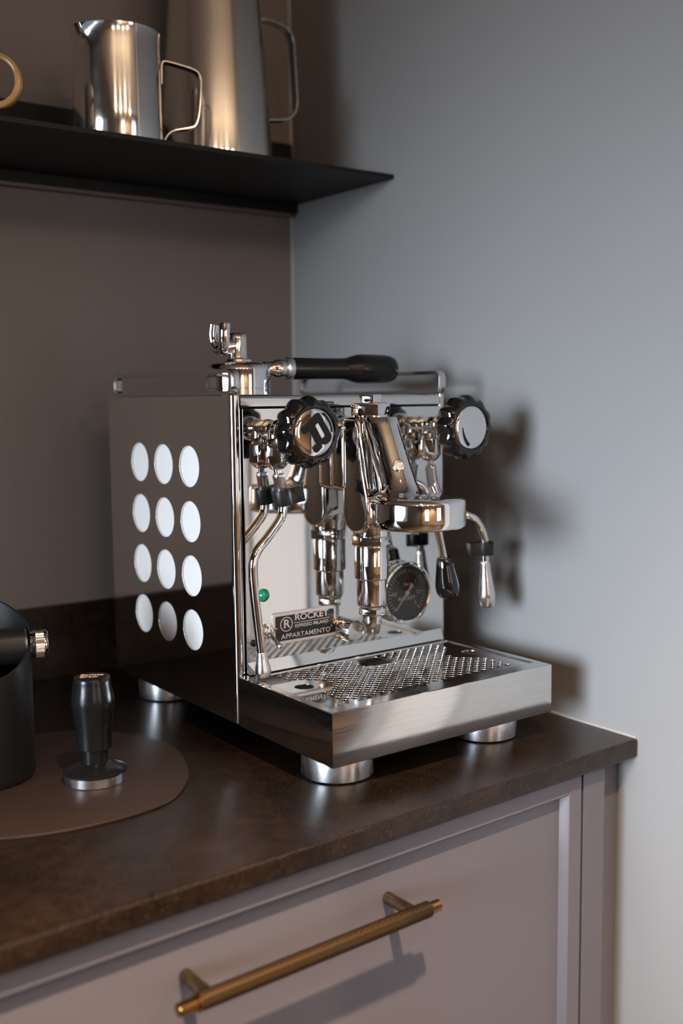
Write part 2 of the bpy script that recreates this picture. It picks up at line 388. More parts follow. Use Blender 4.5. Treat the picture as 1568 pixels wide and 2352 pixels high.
# bar handle
HZ, HY = -0.0785, YD + rec - 0.0375
hx0, hx1 = -0.1995, 0.0490
def MH(x): return MD @ frame((x, HY, HZ), (1, 0, 0))
bar = bmesh.new()
n_seg, n_len = 72, 150; L0 = hx0+.0155; L1 = hx1-.0105
rings = []
for i in range(n_len+1):
    x = L0 + (L1-L0)*i/n_len; ring = []
    for s in range(n_seg):
        a = 2*PI*s/n_seg
        k = (1 if ((s + i) % 4 < 2) else 0)
        r = 0.0068 - (0.00035 if k else 0) - (0.0012 if i in (0, n_len) else 0)
        ring.append(bar.verts.new(MD @ Vector((x, HY + r*math.cos(a), HZ + r*math.sin(a)))))
    rings.append(ring)
for a, b in zip(rings, rings[1:]):
    for s in range(n_seg): bar.faces.new((a[s], b[s], b[(s+1) % n_seg], a[(s+1) % n_seg]))
bar.faces.new(rings[0]); bar.faces.new(rings[-1][::-1])
tag(obj('handle_bar', bar, 'brass_knurled', dr, 0), 'knurled aged brass bar')
for x0, x1, s in ((hx0, L0+.001, 1), (L1-.001, hx1, -1)):
    pr_ = [(0, 0), (.0044, 0), (.005, .0006), (.005, x1-x0), (0, x1-x0)] if s == 1 else [(0, 0), (.005, 0), (.005, x1-x0-.0006), (.0044, x1-x0), (0, x1-x0)]
    obj('handle_end', lathe(pr_, MH(x0), 28), 'brass_polished', dr)
obj('handle_collar', lathe([(.0050, 0), (.0068, 0), (.0068, .0015), (.005, .0015)], MH(L0-.0005), 28), 'brass_polished', dr)
for px in (-0.1725, 0.0235):
    obj('handle_post', lathe([(0, 0), (.0052, 0), (.0052, .036), (0, .036)], MD @ frame((px, YD+rec, HZ), (0, -1, 0)), 24), 'brass', dr)

# ------------------------------------------------------------------ wall shelf
sh = thing('wall_shelf', 'thin black metal wall shelf holding the steel jugs', 'shelf', (0.0, YW-.02, 0.6155))
obj('shelf_plate', box((-1.2, 0.168, 0.6155), (XW-.0015, YW-.0045, 0.6205), .0008), 'black_steel', sh)
obj('back_lip', box((-1.2, YW-.0042, 0.6155), (XW-.0015, YW-.0005, 0.699), .0006), 'black_steel', sh)
obj('mounting_rail', box((-1.2, YW-.016, 0.603), (XW-.0015, YW-.0005, 0.6153), .001), 'black_steel', sh)
tag(obj('cover_strip', box((-1.2, YW-.013, 0.5985), (XW-.012, YW-.0005, 0.6027), .001), 'strip_paint', sh), 'thin mauve strip under the shelf')
ZS = 0.6207

# ------------------------------------------------------------------ coffee machine
W, D, ZB, ZT = 0.274, 0.278, 0.028, 0.349
YM = -0.003                                           # mirror face of the front panel
cm = thing('espresso_machine', 'polished steel espresso machine with white dots on its side', 'espresso machine', (W/2, 0.06, 0.0))
core = box((.003, .005, ZB+.001), (W-.003, D-.002, ZT-.002)); obj('inner_body', core, 'black_steel', cm, 0)
HY_ = (0.0876, 0.1443, 0.2007); HZ_ = (0.1076, 0.1645, 0.2208, 0.2777); HR = 0.0212
for sx in (0, 1):
    x = 0.0008 if sx == 0 else W-.0008
    loops = [[(.0068, ZB), (D, ZB), (D, ZT), (.0068, ZT)]] + [circ(y, z, HR, 40) for y in HY_ for z in HZ_]
    sp = obj('side_panel', sheet(loops, .0016, SIDE(x), .0003), 'side_steel', cm)
    dm = lathe([(0, 0), (HR+.002, 0), (HR+.002, -.0008), (0, -.0008)], frame((0, 0, 0), (-1 if sx == 0 else 1, 0, 0)), 40)
    me = bpy.data.meshes.new('inlay_disc'); bmesh.ops.recalc_face_normals(dm, faces=dm.faces[:]); dm.to_mesh(me); dm.free()
    first = True
    for y in HY_:
        for z in HZ_:
            if first: me.materials.append(MATS['inlay_white']); first = False
            o = bpy.data.objects.new('inlay_disc', me); C.objects.link(o); o.location = (0.0021 if sx == 0 else W-.0021, y, z); adopt(o, sp)
            o['label'] = 'round white inlay'
# wrapped front corners
def corner_strip(mir):
    R = .0062; o = [(0, .0068)]
    for i in range(9):
        a = PI + (PI/2)*i/8; o.append((R+R*math.cos(a), R+R*math.sin(a)))
    o += [(.0085, 0.0), (.0092, .0007), (.0092, .0068)]
    if mir: o = [(W-x, y) for x, y in o]
    return prism(o, ZB, ZT, Matrix(), 0)
for mir in (0, 1): obj('front_corner', corner_strip(mir), 'mirror_steel', cm, 50)
# top fascia, rounded over
prof = [(.0065, .3375), (.0012, .3375), (0, .3385), (0, .3455), (.0009, .3478), (.003, .349), (.0065, .349)]
obj('top_fascia', prism([(y, z) for y, z in prof], .0100, W-.0100, Matrix(((0, 0, 1, 0), (1, 0, 0, 0), (0, 1, 0, 0), (0, 0, 0, 1)))), 'mirror_steel', cm, 50)
obj('top_plate', box((.0018, .0066, ZT-.0018), (W-.0018, D, ZT)), 'side_steel', cm, 0)
obj('back_panel', box((.0018, D-.0017, ZB), (W-.0018, D, ZT-.0019)), 'side_steel', cm, 0)
fp = obj('front_panel', box((.0106, YM, .0885), (.2634, .0045, .3360), .0019, 4), 'mirror_steel', cm)
obj('front_panel_lip', prism([(YM, .0884), (YM-.0048, .0772), (YM-.0040, .0768), (.004, .0768), (.004, .0884)], .0106, .2634,
    Matrix(((0, 0, 1, 0), (1, 0, 0, 0), (0, 1, 0, 0), (0, 0, 0, 1)))), 'mirror_steel', fp, 0)
# cup rails
for sx in (0, 1):
    x = .0050 if sx == 0 else W-.0050
    lo = rrect(.0005, .3496, .265 if sx == 0 else .272, .3748, .0085); li = rrect(.0042, .3535, .2613 if sx == 0 else .2683, .3707, .0052)
    obj('cup_rail', sheet([lo, li], .0098, SIDE(x), .0006), 'rail_steel', cm)
# feet
for fx in (.0429, W-.0429):
    for fy_ in (-.1054, .232):
        obj('foot', lathe([(0, 0), (.0318, 0), (.0335, .0012), (.0337, .024), (.0330, .0262), (0, .0262)], T((fx, fy_, .0002)), 64), 'cast_aluminium', cm)
# drip tray
TZ0, TZ1, TY = .0266, .0762, -.158
tray = obj('drip_tray', sheet([[(0, TY), (W, TY), (W, -.0022), (0, -.0022)], [(.0095, TY+.0175), (W-.0095, TY+.0175), (W-.0095, -.012), (.0095, -.012)]],
           TZ1-TZ0, T((0, 0, (TZ0+TZ1)/2)), .0012), 'brushed_steel', cm)
obj('tray_bottom', box((.002, TY+.002, TZ0+.0004), (W-.002, -.004, TZ0+.004)), 'tray_inside', tray, 0)
gx0, gx1, gy0, gy1 = .0097, W-.0097, TY+.0177, -.0122
loops = [[(gx0, gy0), (gx1, gy0), (gx1, gy1), (gx0, gy1)]]
fing = ((.0325, -.068), (.2485, -.066)); slot = (.1325, -.048, .1585, -.0175)
for fx, fyy in fing: loops.append(circ(fx, fyy, .0092, 24))
loops.append(rrect(slot[0], slot[1], slot[2], slot[3], .002, 3))
px_, py_ = .0108, .0053
for j in range(22):
    y = -.1285 + j*py_
    for i in range(24):
        x = .0135 + (i + .5*(j % 2))*px_
        if not (.030 < x < W-.030) or not (gy0+.007 < y < gy1-.003): continue
        if any(math.hypot(x-a, y-b) < .0265 for a, b in fing): continue
        if slot[0]-.006 < x < slot[2]+.006 and slot[1]-.005 < y: continue
        loops.append(circ(x, y, .0033, 14))
obj('tray_grid', sheet(loops, .0012, T((0, 0, .0744)), .00025), 'mirror_steel', tray, 45)
# indicator, switch, screw, nozzle
tag(obj('indicator_lamp', lathe([(.0066, 0), (.0066, .0008), (.0057, .0011), (.0054, .003), (.004, .0048), (.002, .0057), (0, .006)], frame((.0300, YM, .1535), (0, -1, 0)), 28), 'indicator_green', cm), 'green indicator lamp')
sw = obj('power_switch', lathe([(.0080, 0), (.0080, .0012), (.0062, .0014), (.0062, .0045), (.0050, .005), (.0034, .005), (.003, .0035), (0, .0035)], frame((.0330, YM, .1165), (0, -1, 0)), 32), 'chrome', cm)
obj('switch_lever', lathe([(.0013, 0), (.0015, .004), (.0027, .019), (.0027, .021), (.0018, .0228), (0, .0232)], frame((.0330, YM-.003, .1165), (.10, -.80, -.52)), 20), 'chrome', sw)
obj('panel_screw', lathe([(.0036, 0), (.0034, .0012), (.002, .0021), (0, .0024)], frame((.0178, YM, .1072), (0, -1, 0)), 20), 'black_plastic', cm)
oz = obj('outlet_nozzle', lathe([(.0118, 0), (.0118, .006), (.0108, .0068), (.0108, .0078), (.0118, .0085), (.0118, .0255), (.0108, .0268), (.0092, .0268), (.0088, .0258), (0, .0258)], frame((.1240, YM, .1085), (0, -1, 0)), 40), 'chrome', cm)
obj('nozzle_face', lathe([(0, 0), (.0088, 0), (.0090, -.0006), (0, -.0006)], frame((.1240, YM-.0265, .1085), (0, -1, 0)), 32), 'satin_steel', oz)
# badge
bx0, bx1, bz0, bz1 = .0385, .1165, .1022, .1335
bd = obj('badge', sheet([rrect(bx0, bz0, bx1, bz1, .003)], .0024, FRONT(YM-.0013), .0004), 'plate_metal', cm)
tag(bd, 'metal name plate with black field')
YB = YM - .0026
obj('badge_field', sheet([rrect(bx0+.0032, bz0+.0030, bx1-.0032, bz1-.0030, .0016)], .0002, FRONT(YB)), 'black_enamel', bd, 0)
YT = YB - .00025
BF = lambda x, z: T((x, YT, z)) @ Matrix.Rotation(PI/2, 4, 'X')
obj('badge_word', text_mesh('ROCKET', .0088, BF(.0855, .1268), .0001, 1.22, .00014), 'plate_metal', bd, 0)
obj('badge_word', text_mesh('ESPRESSO MILANO', .0048, BF(.0855, .1183), .0001, 1.02, .00003), 'plate_metal', bd, 0)
obj('badge_word', text_mesh('APPARTAMENTO', .0069, BF(.0785, .1092), .0001, 1.06, .00004, space=1.1), 'plate_metal', bd, 0)
obj('badge_line', box((.0635, YT-.0001, .1216), (.1075, YT+.0001, .1221)), 'plate_metal', bd, 0)
obj('badge_emblem', join_mesh([sheet([circ(.0548, .1216, .0074, 40), circ(.0548, .1216, .0066, 40)], .0002, FRONT(YT)), text_mesh('R', .0118, BF(.0550, .1216), .0001, 1.12, .0002)]), 'plate_metal', bd, 0)
for sx in (.0424, .1128):
    obj('badge_screw', lathe([(.0021, 0), (.0020, .0007), (.0012, .0014), (0, .0016)], frame((sx, YB, .1180), (0, -1, 0)), 18), 'brass_polished', bd)
# pressure gauge
GX, GZ, GR = .2062, .1364, .0340
MG = lambda y: frame((GX, y, GZ), (0, -1, 0))
ga = obj('pressure_gauge', lathe([(0, 0), (.0315, 0), (.0315, .004), (.0335, .005), (GR, .0065), (GR, .0098), (GR-.0008, .0112), (GR-.0026, .0116), (GR-.0042, .0108), (GR-.0046, .0085), (0, .0085)], MG(YM), 72), 'chrome', cm)
YG = YM - .0087
obj('gauge_dial', lathe([(0, .0002), (.0293, .0002), (.0293, 0), (0, 0)], MG(YG), 64), 'dial_grey', ga, 0)
def gp(ang, r): a = math.radians(ang); return GX + r*math.cos(a), GZ + r*math.sin(a)
def gval(v): return 225 - 270*v/3.0
ticks = []; green = []; red = []
for k in range(31):
    v = k*0.1; big = k % 5 == 0
    a = gval(v); t0, t1 = (.0205 if big else .0222), .0258
    c_, s_ = math.cos(math.radians(a)), math.sin(math.radians(a)); hw = .00042 if big else .00028
    q = [(GX+t0*c_-hw*s_, GZ+t0*s_+hw*c_), (GX+t1*c_-hw*s_, GZ+t1*s_+hw*c_), (GX+t1*c_+hw*s_, GZ+t1*s_-hw*c_), (GX+t0*c_+hw*s_, GZ+t0*s_-hw*c_)]
    (red if k == 15 else ticks).append(sheet([q], .0001, FRONT(YG-.0004)))
arc = [gp(gval(1.0+.5*i/12), .0270) for i in range(13)] + [gp(gval(1.5-.5*i/12), .0226) for i in range(13)]
obj('gauge_green_arc', sheet([arc], .0001, FRONT(YG-.0003)), 'dial_green', ga, 0)
for v, s in ((.5, '0.5'), (1, '1'), (2, '2'), (2.5, '2.5'), (3, '3')):
    x, z = gp(gval(v), .0168); ticks.append(text_mesh(s, .0056, T((x, YG-.0004, z)) @ Matrix.Rotation(PI/2, 4, 'X'), .00005, .95, .00008))
x, z = gp(90, .0170)
red.append(text_mesh('1.5', .0056, T((x, YG-.0004, z)) @ Matrix.Rotation(PI/2, 4, 'X'), .00005, .95, .00008))
ticks.append(text_mesh('bar', .0056, T((GX, YG-.0004, GZ+.0098)) @ Matrix.Rotation(PI/2, 4, 'X'), .00005, 1.0, .00004))
ticks.append(text_mesh('ROCKET', .0052, T((GX, YG-.0004, GZ-.0060)) @ Matrix.Rotation(PI/2, 4, 'X'), .00005, 1.2, .00006))
obj('gauge_markings', join_mesh(ticks), 'dial_white', ga, 0)
obj('gauge_red_mark', join_mesh(red), 'dial_red', ga, 0)
na = math.radians(229); nx, nz = math.cos(na), math.sin(na)
def npt(l, s): return (GX+l*nx-s*nz, GZ+l*nz+s*nx)
obj('gauge_needle', join_mesh([sheet([[npt(-.0045, .0012), npt(-.0110, .0031), npt(-.0125, .0), npt(-.0110, -.0031), npt(-.0045, -.0012), npt(.012, -.0007), npt(.0235, -.0004), npt(.0235, .0004), npt(.012, .0007)]], .0003, FRONT(YG-.0010)),
      sheet([circ(GX, GZ, .0029, 20)], .0006, FRONT(YG-.0012))]), 'dial_white', ga, 0)
obj('gauge_glass', lathe([(0, 0), (.0297, 0)], MG(YM-.0106), 48), 'clear_glass', ga, 0)

# ---- brew group
gh = obj('group_head', prism([(y, z) for y, z in ([(-.0190, .2545), (-.0190, .3235), (-.0215, .3268), (-.0430, .3268), (-.0460, .3200), (-.0540, .2700), (-.0600, .2480)] +
        [(-.0395 + .0212*math.cos(a), .2305 + .0200*math.sin(a)) for a in [math.radians(180+180*i/12) for i in range(0, 13)]])], W/2-.0215, W/2+.0215,
        Matrix(((0, 0, 1, 0), (1, 0, 0, 0), (0, 1, 0, 0), (0, 0, 0, 1))), .0055, 5), 'chrome', cm, 50)
obj('mounting_flange', prism(rrect(W/2-.0235, .2520, W/2+.0235, .3225, .007), YM*-1, .0235, FRONT(0), .0015, 3), 'chrome', gh, 50)
# inclined neck, horizontal sections, flared foot
bm = bmesh.new(); rings = []
secs = [(-.0525, .3268, .0160), (-.0527, .3262, .0168), (-.0552, .3200, .0172), (-.0618, .3050, .0173), (-.0698, .2870, .0174), (-.0770, .2715, .0176), (-.0810, .2630, .0180), (-.0838, .2580, .0192), (-.0860, .2548, .0212), (-.0885, .2527, .0245), (-.091, .2518, .029)]
for yc, zc, r in secs: rings.append([bm.verts.new((W/2 + r*math.cos(2*PI*i/48), yc + r*1.12*math.sin(2*PI*i/48), zc)) for i in range(48)])
for a, b in zip(rings, rings[1:]):
    for i in range(48): bm.faces.new((a[i], a[(i+1) % 48], b[(i+1) % 48], b[i]))
bm.faces.new(rings[0])
obj('group_neck', bm, 'chrome', gh, 50)
obj('group_bell', lathe([(0, .2535), (.020, .2532), (.036, .2522), (.0435, .2512), (.0465, .2496), (.0476, .2468), (.0478, .2300), (.0474, .2246), (.0462, .2228), (.0430, .2222), (.0405, .2230), (.040, .236), (0, .236)], T((W/2, -.1085, 0)), 96), 'chrome', gh, 50)
GA = lambda z=0: T((W/2, -.0392, z))
obj('top_nut', hexprism(.0198, .3275, .3405, GA(), .0012, .25), 'chrome', gh, 30)
obj('top_nut_washer', lathe([(0, .3268), (.0185, .3268), (.0185, .3282), (0, .3282)], GA(), 40), 'chrome', gh)
obj('top_bolt', hexprism(.0118, .3405, .3490, GA(), .0010, .1), 'chrome', gh, 30)
obj('lower_nut', hexprism(.0204, .1975, .2075, GA(), .0010, .35), 'chrome', gh, 30)
obj('lower_collar', lathe([(.016, .2072), (.0185, .2078), (.0185, .2120), (.0200, .2170), (.0208, .225), (.0, .225)], GA(), 48), 'chrome', gh)
obj('lower_chamber', lathe([(0, .1332), (.0128, .1332), (.0132, .1352), (.0146, .1362), (.0152, .1380), (.0152, .1630), (.0160, .1638), (.0172, .1644), (.0174, .1658), (.0174, .1965), (.0168, .1978), (0, .1978)], GA(), 56), 'chrome', gh)
obj('discharge_nut', hexprism(.0138, .1258, .1332, GA(), .0010, .2), 'chrome', gh, 30)
obj('discharge_tip', lathe([(0, .1066), (.0068, .1066), (.0076, .1074), (.0098, .1168), (.0100, .1180), (.0100, .126), (0, .126)], GA(), 40), 'chrome', gh)
MS = frame((.1292, -.0925, .2812), (-.42, -.84, .34))
obj('set_screw', lathe([(.0056, -.002), (.0056, .0010), (.0048, .0014), (.0036, .0014), (.0030, 0.0), (0, 0.0)], MS, 28), 'satin_steel', gh)
# cam and lever
obj('lever_cam', lathe([(.0155, 0), (.0155, .010), (.0135, .0125), (.009, .0135), (.009, .020), (0, .020)], frame((W/2+.0215, -.040, .258), (1, 0, 0)), 40), 'chrome', gh)
lp = catmull([(.170, -.040, .258), (.186, -.041, .260), (.200, -.044, .254), (.208, -.046, .240), (.2174, -.048, .2127), (.2284, -.048, .1730)], 8)
lv = obj('brew_lever', tube(lp, .0041, 18), 'chrome', cm)
ld = Vector((.2341, -.048, .1343)) - Vector((.2278, -.048, .1748))
obj('lever_grip', lathe([(0, -.001), (.0072, -.001), (.0086, .0008), (.0098, .010), (.0118, .022), (.0128, .029), (.0126, .035), (.0105, .0405), (.0065, .0438), (0, .045)], frame((.2276, -.048, .1762), ld), 40), 'black_bakelite', lv)

# ---- steam and water taps
KA, KZ = .0390, .3165
def tap(ax, side):
    M = frame((ax, YM, KZ), (0, -1, 0))
    bm = lathe([(.0096, 0), (.0096, .0018), (.0088, .0026), (.0087, .0045), (.0087, .0165), (.0092, .0172), (.0092, .0190), (.0087, .0200), (.0087, .027), (.0105, .029), (.0120, .031), (.0120, .040), (.0098, .041), (.0070, .042), (.0070, .066), (0, .066)], M, 40)
    tv = obj('steam_valve' if side < 0 else 'water_valve', bm, 'chrome', cm)
    MN = T((ax, -.0168, 0))
    obj('valve_elbow', lathe([(0, .316), (.0088, .316), (.0090, .3085), (.0100, .3042), (.0112, .3018), (0, .3018)], MN, 32), 'chrome', tv)
    obj('valve_nut', hexprism(.0122, .2835, .3018, MN, .0010, .3), 'chrome', tv, 30)
    obj('nut_cone', lathe([(.0112, .2836), (.0098, .2815), (.0068, .2785), (.0046, .2775), (0, .2775)], MN, 32), 'chrome', tv)
    return tv
tap(KA, -1); tap(W-KA, 1)
def knob(ax, name_label, rotl, with_letter):
    # scalloped bakelite wheel; profile = (radius factor, distance out along -Y, scallop weight)
    R = .0338; y0 = -.056
    prof = [(0, 0, 0), (.40, 0, 0), (.62, .0015, .2), (.86, .0035, .7), (.965, .0065, 1), (1.0, .0100, 1), (1.0, .0165, 1), (.975, .0205, 1), (.90, .0240, .75), (.80, .0258, .35), (.71, .0266, .1), (.675, .0262, 0), (.655, .0245, 0), (0, .0245, 0)]
    n = 132; bm = bmesh.new(); rings = []
    for f, h, wt in prof:
        if f == 0: rings.append([bm.verts.new((ax, y0-h, KZ-.002))]); continue
        ring = []
        for i in range(n):
            a = 2*PI*i/n
            sc = 1 - wt*.044*(1-math.cos(12*a+rotl))
            r = R*f*sc; ring.append(bm.verts.new((ax+r*math.cos(a), y0-h, KZ-.002+r*math.sin(a))))
        rings.append(ring)
    for a, b in zip(rings, rings[1:]):
        for i in range(n):
            j = (i+1) % n
            if len(a) == 1: bm.faces.new((a[0], b[i], b[j]))
            elif len(b) == 1: bm.faces.new((a[i], a[j], b[0]))
            else: bm.faces.new((a[i], a[j], b[j], b[i]))
    k = obj('tap_knob', bm, 'black_bakelite', cm, 50)
    RC = .0220; yc = y0-.0246
    obj('knob_cap', lathe([(RC, 0), (RC, .0006), (RC*.97, .0011), (RC*.8, .0017), (RC*.5, .0022), (RC*.25, .0024), (0, .0025)], frame((ax, yc, KZ-.002), (0, -1, 0)), 56), 'chrome', k, 60)
    def cp(u, v): return ax+u*RC, KZ-.002+v*RC
    yl = yc - .0022
    if with_letter:
        cv = lambda P: [cp((x-875)/232*.98, -(y-580)/284*.98) for x, y in P]
        outer = cv([(905, 343), (922, 352), (1058, 610), (1060, 650), (1040, 695), (1000, 726), (965, 730), (938, 722), (945, 745), (942, 765), (888, 822), (872, 822), (842, 772), (842, 752), (880, 712), (868, 690), (800, 556), (745, 596), (728, 590), (697, 532), (700, 516), (892, 345)])
        inner = cv([(908, 457), (990, 608), (985, 632), (962, 654), (938, 648), (866, 503), (870, 488)])
        obj('knob_letter', sheet([outer, inner], .0028, FRONT(yl), .0003), 'black_plastic', k, 40)
        arc_ = cv([(958, 345), (985, 345), (1030, 400), (1062, 460), (1080, 530), (1084, 580), (1072, 580), (1060, 515), (1040, 460), (1000, 398), (965, 368)])
    else:
        cv = lambda P: [cp((x-985)/182*.97, -(y-640)/250*.97) for x, y in P]
        arc_ = cv([(866, 638), (876, 640), (886, 690), (905, 750), (930, 800), (960, 838), (938, 866), (912, 835), (888, 780), (872, 715)])
    obj('knob_mark', sheet([arc_], .0016, FRONT(yc-.0014)), 'black_plastic', k, 0)
    return k
knob(KA, '', .4, True); knob(W-KA, '', .9, False)

def grip(P, d, tail, hw, hr=.0092, tl=.022):
    """rubber sleeve with a finger tab: keyhole section swept along the pipe direction d; tail = direction of the tab"""
    d = Vector(d).normalized(); tl_v = (Vector(tail) - d*Vector(tail).dot(d)).normalized(); y = d.cross(tl_v)
    M = Matrix(((tl_v.x, y.x, d.x, P[0]), (tl_v.y, y.y, d.y, P[1]), (tl_v.z, y.z, d.z, P[2]), (0, 0, 0, 1)))
    o = [(hr*math.cos(a), hr*math.sin(a)) for a in [math.radians(32+296*i/18) for i in range(19)]]
    o += [(tl*.75, -.0036), (tl, -.0058), (tl+.0015, -.0045), (tl*.85, -.0008), (tl*.85, .0014), (tl, .0048), (tl-.002, .0055), (tl*.7, .0038)]
    return prism(o, -hw, hw, M, .0008, 2)
lw = catmull([(.0390, -.0168, .2785), (.0402, -.0180, .2690), (.0425, -.0188, .2580), (.0442, -.0190, .2470), (.0430, -.0192, .2345), (.0365, -.0198, .2250), (.0250, -.0204, .2130), (.0140, -.0208, .2025), (.0085, -.0210, .1925), (.0073, -.0212, .1810), (.0086, -.0212, .1600), (.0112, -.0212, .1355), (.0154, -.0212, .1000)], 7)
rad = [.0034 if q.z > .2712 else .0046 for q in lw]
wl = obj('steam_wand', tube(lw, rad, 20), 'chrome', cm)
dd = (Vector((.0442, -.019, .247))-Vector((.0395, -.0175, .275)))
obj('wand_sleeve', lathe([(.0035, 0), (.0056, .0003), (.0060, .0012), (.0060, .0045), (.0057, .0050), (.0057, .0245), (.0048, .0262), (.0044, .0262)], frame((.0398, -.0176, .2738), dd), 28), 'satin_steel', wl)
obj('wand_grip', grip((.0437, -.0190, .2500), dd, (1, -.15, .42), .0078), 'black_rubber', wl, 40)
dt = Vector((.0169, -.0212, .0789)) - Vector((.0154, -.0212, .1007))
obj('wand_tip', lathe([(.0046, -.001), (.0052, 0), (.0054, .003), (.0062, .009), (.0076, .015), (.0080, .0180), (.0080, .0195), (.0074, .0222), (.0055, .0242), (.0025, .0252), (0, .0253)], frame((.0153, -.0212, .1015), dt), 36), 'satin_steel', wl)
rw = catmull([(W-KA, -.0168, .2785), (.2352, -.0185, .2680), (.2362, -.0225, .2520), (.2385, -.0310, .2370), (.2440, -.0430, .2260), (.2540, -.0535, .2205), (.2640, -.0565, .2155), (.2735, -.0565, .2050), (.2783, -.0562, .1920), (.2790, -.0560, .1800), (.2794, -.0560, .1660)], 7)
wr = obj('water_wand', tube(rw, [.0034 if q.z > .2712 else .0047 for q in rw], 20), 'chrome', cm)
obj('wand_sleeve', lathe([(.0035, 0), (.0056, .0003), (.0060, .0012), (.0060, .0045), (.0057, .0050), (.0057, .0225), (.0048, .0240), (.0044, .0240)], frame((.2350, -.0175, .2735), (.03, -.16, -1)), 28), 'satin_steel', wr)
obj('wand_grip', grip((.2789, -.0561, .1830), (.02, 0, -1), (-1, .25, 0), .0072, .0098, .020), 'black_rubber', wr, 40)
dt = Vector((.2829, -.056, .1195)) - Vector((.2794, -.056, .1683))
obj('wand_tip', lathe([(.0047, -.001), (.0054, 0), (.0056, .003), (.0062, .010), (.0080, .024), (.0096, .034), (.0098, .037), (.0084, .0480), (.0072, .0495), (0, .0495)], frame((.2795, -.056, .1685), dt), 36), 'satin_steel', wr)

# ------------------------------------------------------------------ portafilter resting upside down on the machine
PC = Vector((.0575, .083, ZT+.0006)); PE = Vector((.2430, .0555, 0))
pd = Vector((PE.x-PC.x, PE.y-PC.y, 0)).normalized()
pf = thing('portafilter', 'black handled chrome portafilter lying upside down on the machine', 'portafilter', PC)
obj('filter_body', lathe([(0, .003), (.0290, .003), (.0295, .0), (.0330, .0), (.0340, .0008), (.0340, .0060), (.0333, .0066), (.0340, .0074), (.0343, .0260), (.0335, .0295), (.0310, .0318), (.0240, .0336), (.0150, .0346), (.0120, .0350), (0, .0350)], T(PC), 64), 'chrome', pf)
obj('spout_neck', lathe([(0, .0345), (.0150, .0345), (.0145, .0368), (.0108, .0380), (.0100, .040), (.0100, .0590), (.0092, .0622), (.0070, .0640), (0, .0645)], T(PC), 36), 'chrome', pf)
a0 = PC + Vector((0, 0, .0520)); a1 = PC + Vector((-.017, 0.002, .0490))
obj('spout_arm', tube([a0, a0.lerp(a1, .5), a1], [.0088, .0086, .0082], 20), 'chrome', pf)
for s in (-1, 1):
    q = [a1 + Vector((0, 0, -.002)), a1 + Vector((-.002, s*.006, -.001)), a1 + Vector((-.0035, s*.0105, .005)), a1 + Vector((-.0040, s*.0118, .014)), a1 + Vector((-.0030, s*.0112, .0235))]
    qq = catmull(q, 6); bm = tube(qq, [.0056+.0006*i/len(qq) for i in range(len(qq))], 20)
    obj('spout', bm, 'chrome', pf)
MP = frame(PC + Vector((0, 0, .0280)), pd)
obj('handle_neck', lathe([(.0070, .030), (.0070, .0335), (.0070, .0365), (.0072, .0400), (.0090, .0425), (.0094, .0450), (.0094, .0530), (.0085, .0556), (0, .0556)], MP, 32), 'chrome', pf)
obj('ferrule', lathe([(0, .0545), (.0112, .0545), (.0122, .0555), (.0122, .0605), (.0116, .0620), (0, .0620)], MP, 36), 'satin_steel', pf)
obj('handle', lathe([(0, .0615), (.0114, .0615), (.0117, .0640), (.0114, .0950), (.0115, .1240), (.0122, .1290), (.0142, .1360), (.0158, .1420), (.0162, .1530), (.0157, .1750), (.0148, .1830), (.0125, .1880), (.0080, .1905), (0, .1912)], MP, 48), 'black_satin', pf)

# ------------------------------------------------------------------ jugs and mug on the shelf
def strip_handle(name, P, par, hw=.0055, ht=.0011, mat='jug_steel', up=None, n=6):
    return obj(name, tube(catmull(P, n), 0, flat=(hw, ht), up=up), mat, par, 40)
JC = Vector((-.0010, .226, ZS))
j = thing('milk_jug', 'small polished steel milk jug with open strip handle on the shelf', 'jug', JC)
n = 64; bm = bmesh.new()
prof = [(0, .0005), (.0440, .0005), (.0468, .0015), (.0478, .0050), (.0478, .030), (.0476, .070), (.0472, .0920), (.0470, .1000), (.0470, .1070), (.0472, .1140), (.0478, .1172), (.0470, .1174), (.0462, .1145), (.0460, .1070), (.0460, .100), (.0465, .010), (0, .010)]
rings = []
spa = math.radians(196)                                # direction of the pouring lip
for r, h in prof:
    if r == 0: rings.append([bm.verts.new(JC + Vector((0, 0, h)))]); continue
    ring = []
    for i in range(n):
        a = 2*PI*i/n; dlt = (a-spa+PI) % (2*PI) - PI
        lip = math.exp(-(dlt/.22)**2) * max(0, (h-.0985)/.0185)
        ring.append(bm.verts.new(JC + Vector(((r+.007*lip)*math.cos(a), (r+.007*lip)*math.sin(a), h - .0015*lip))))
    rings.append(ring)
for a, b in zip(rings, rings[1:]):
    for i in range(n):
        k = (i+1) % n
        if len(a) == 1: bm.faces.new((a[0], b[i], b[k]))
        elif len(b) == 1: bm.faces.new((a[i], a[k], b[0]))
        else: bm.faces.new((a[i], a[k], b[k], b[i]))
obj('jug_body', bm, 'jug_steel', j, 50)
ha = math.radians(-14); hd = Vector((math.cos(ha), math.sin(ha), 0))
hp = lambda c, r, z: c + hd*r + Vector((0, 0, z))
strip_handle('jug_handle', [hp(JC, .0482, .070), hp(JC, .0484, .080), hp(JC, .0488, .0905), hp(JC, .0520, .0945), hp(JC, .066, .0930), hp(JC, .0850, .0890), hp(JC, .0915, .0830), hp(JC, .0925, .072), hp(JC, .0900, .045), hp(JC, .0855, .0300), hp(JC, .078, .0260), hp(JC, .060, .0215), hp(JC, .0525, .0150), hp(JC, .0490, .0075), hp(JC, .0482, .0020)], j, up=(-hd.y, hd.x, 0))
TC = Vector((.1640, .298, ZS))
tj = thing('steel_pitcher', 'tall tapering steel pitcher beside the corner on the shelf', 'jug', TC)
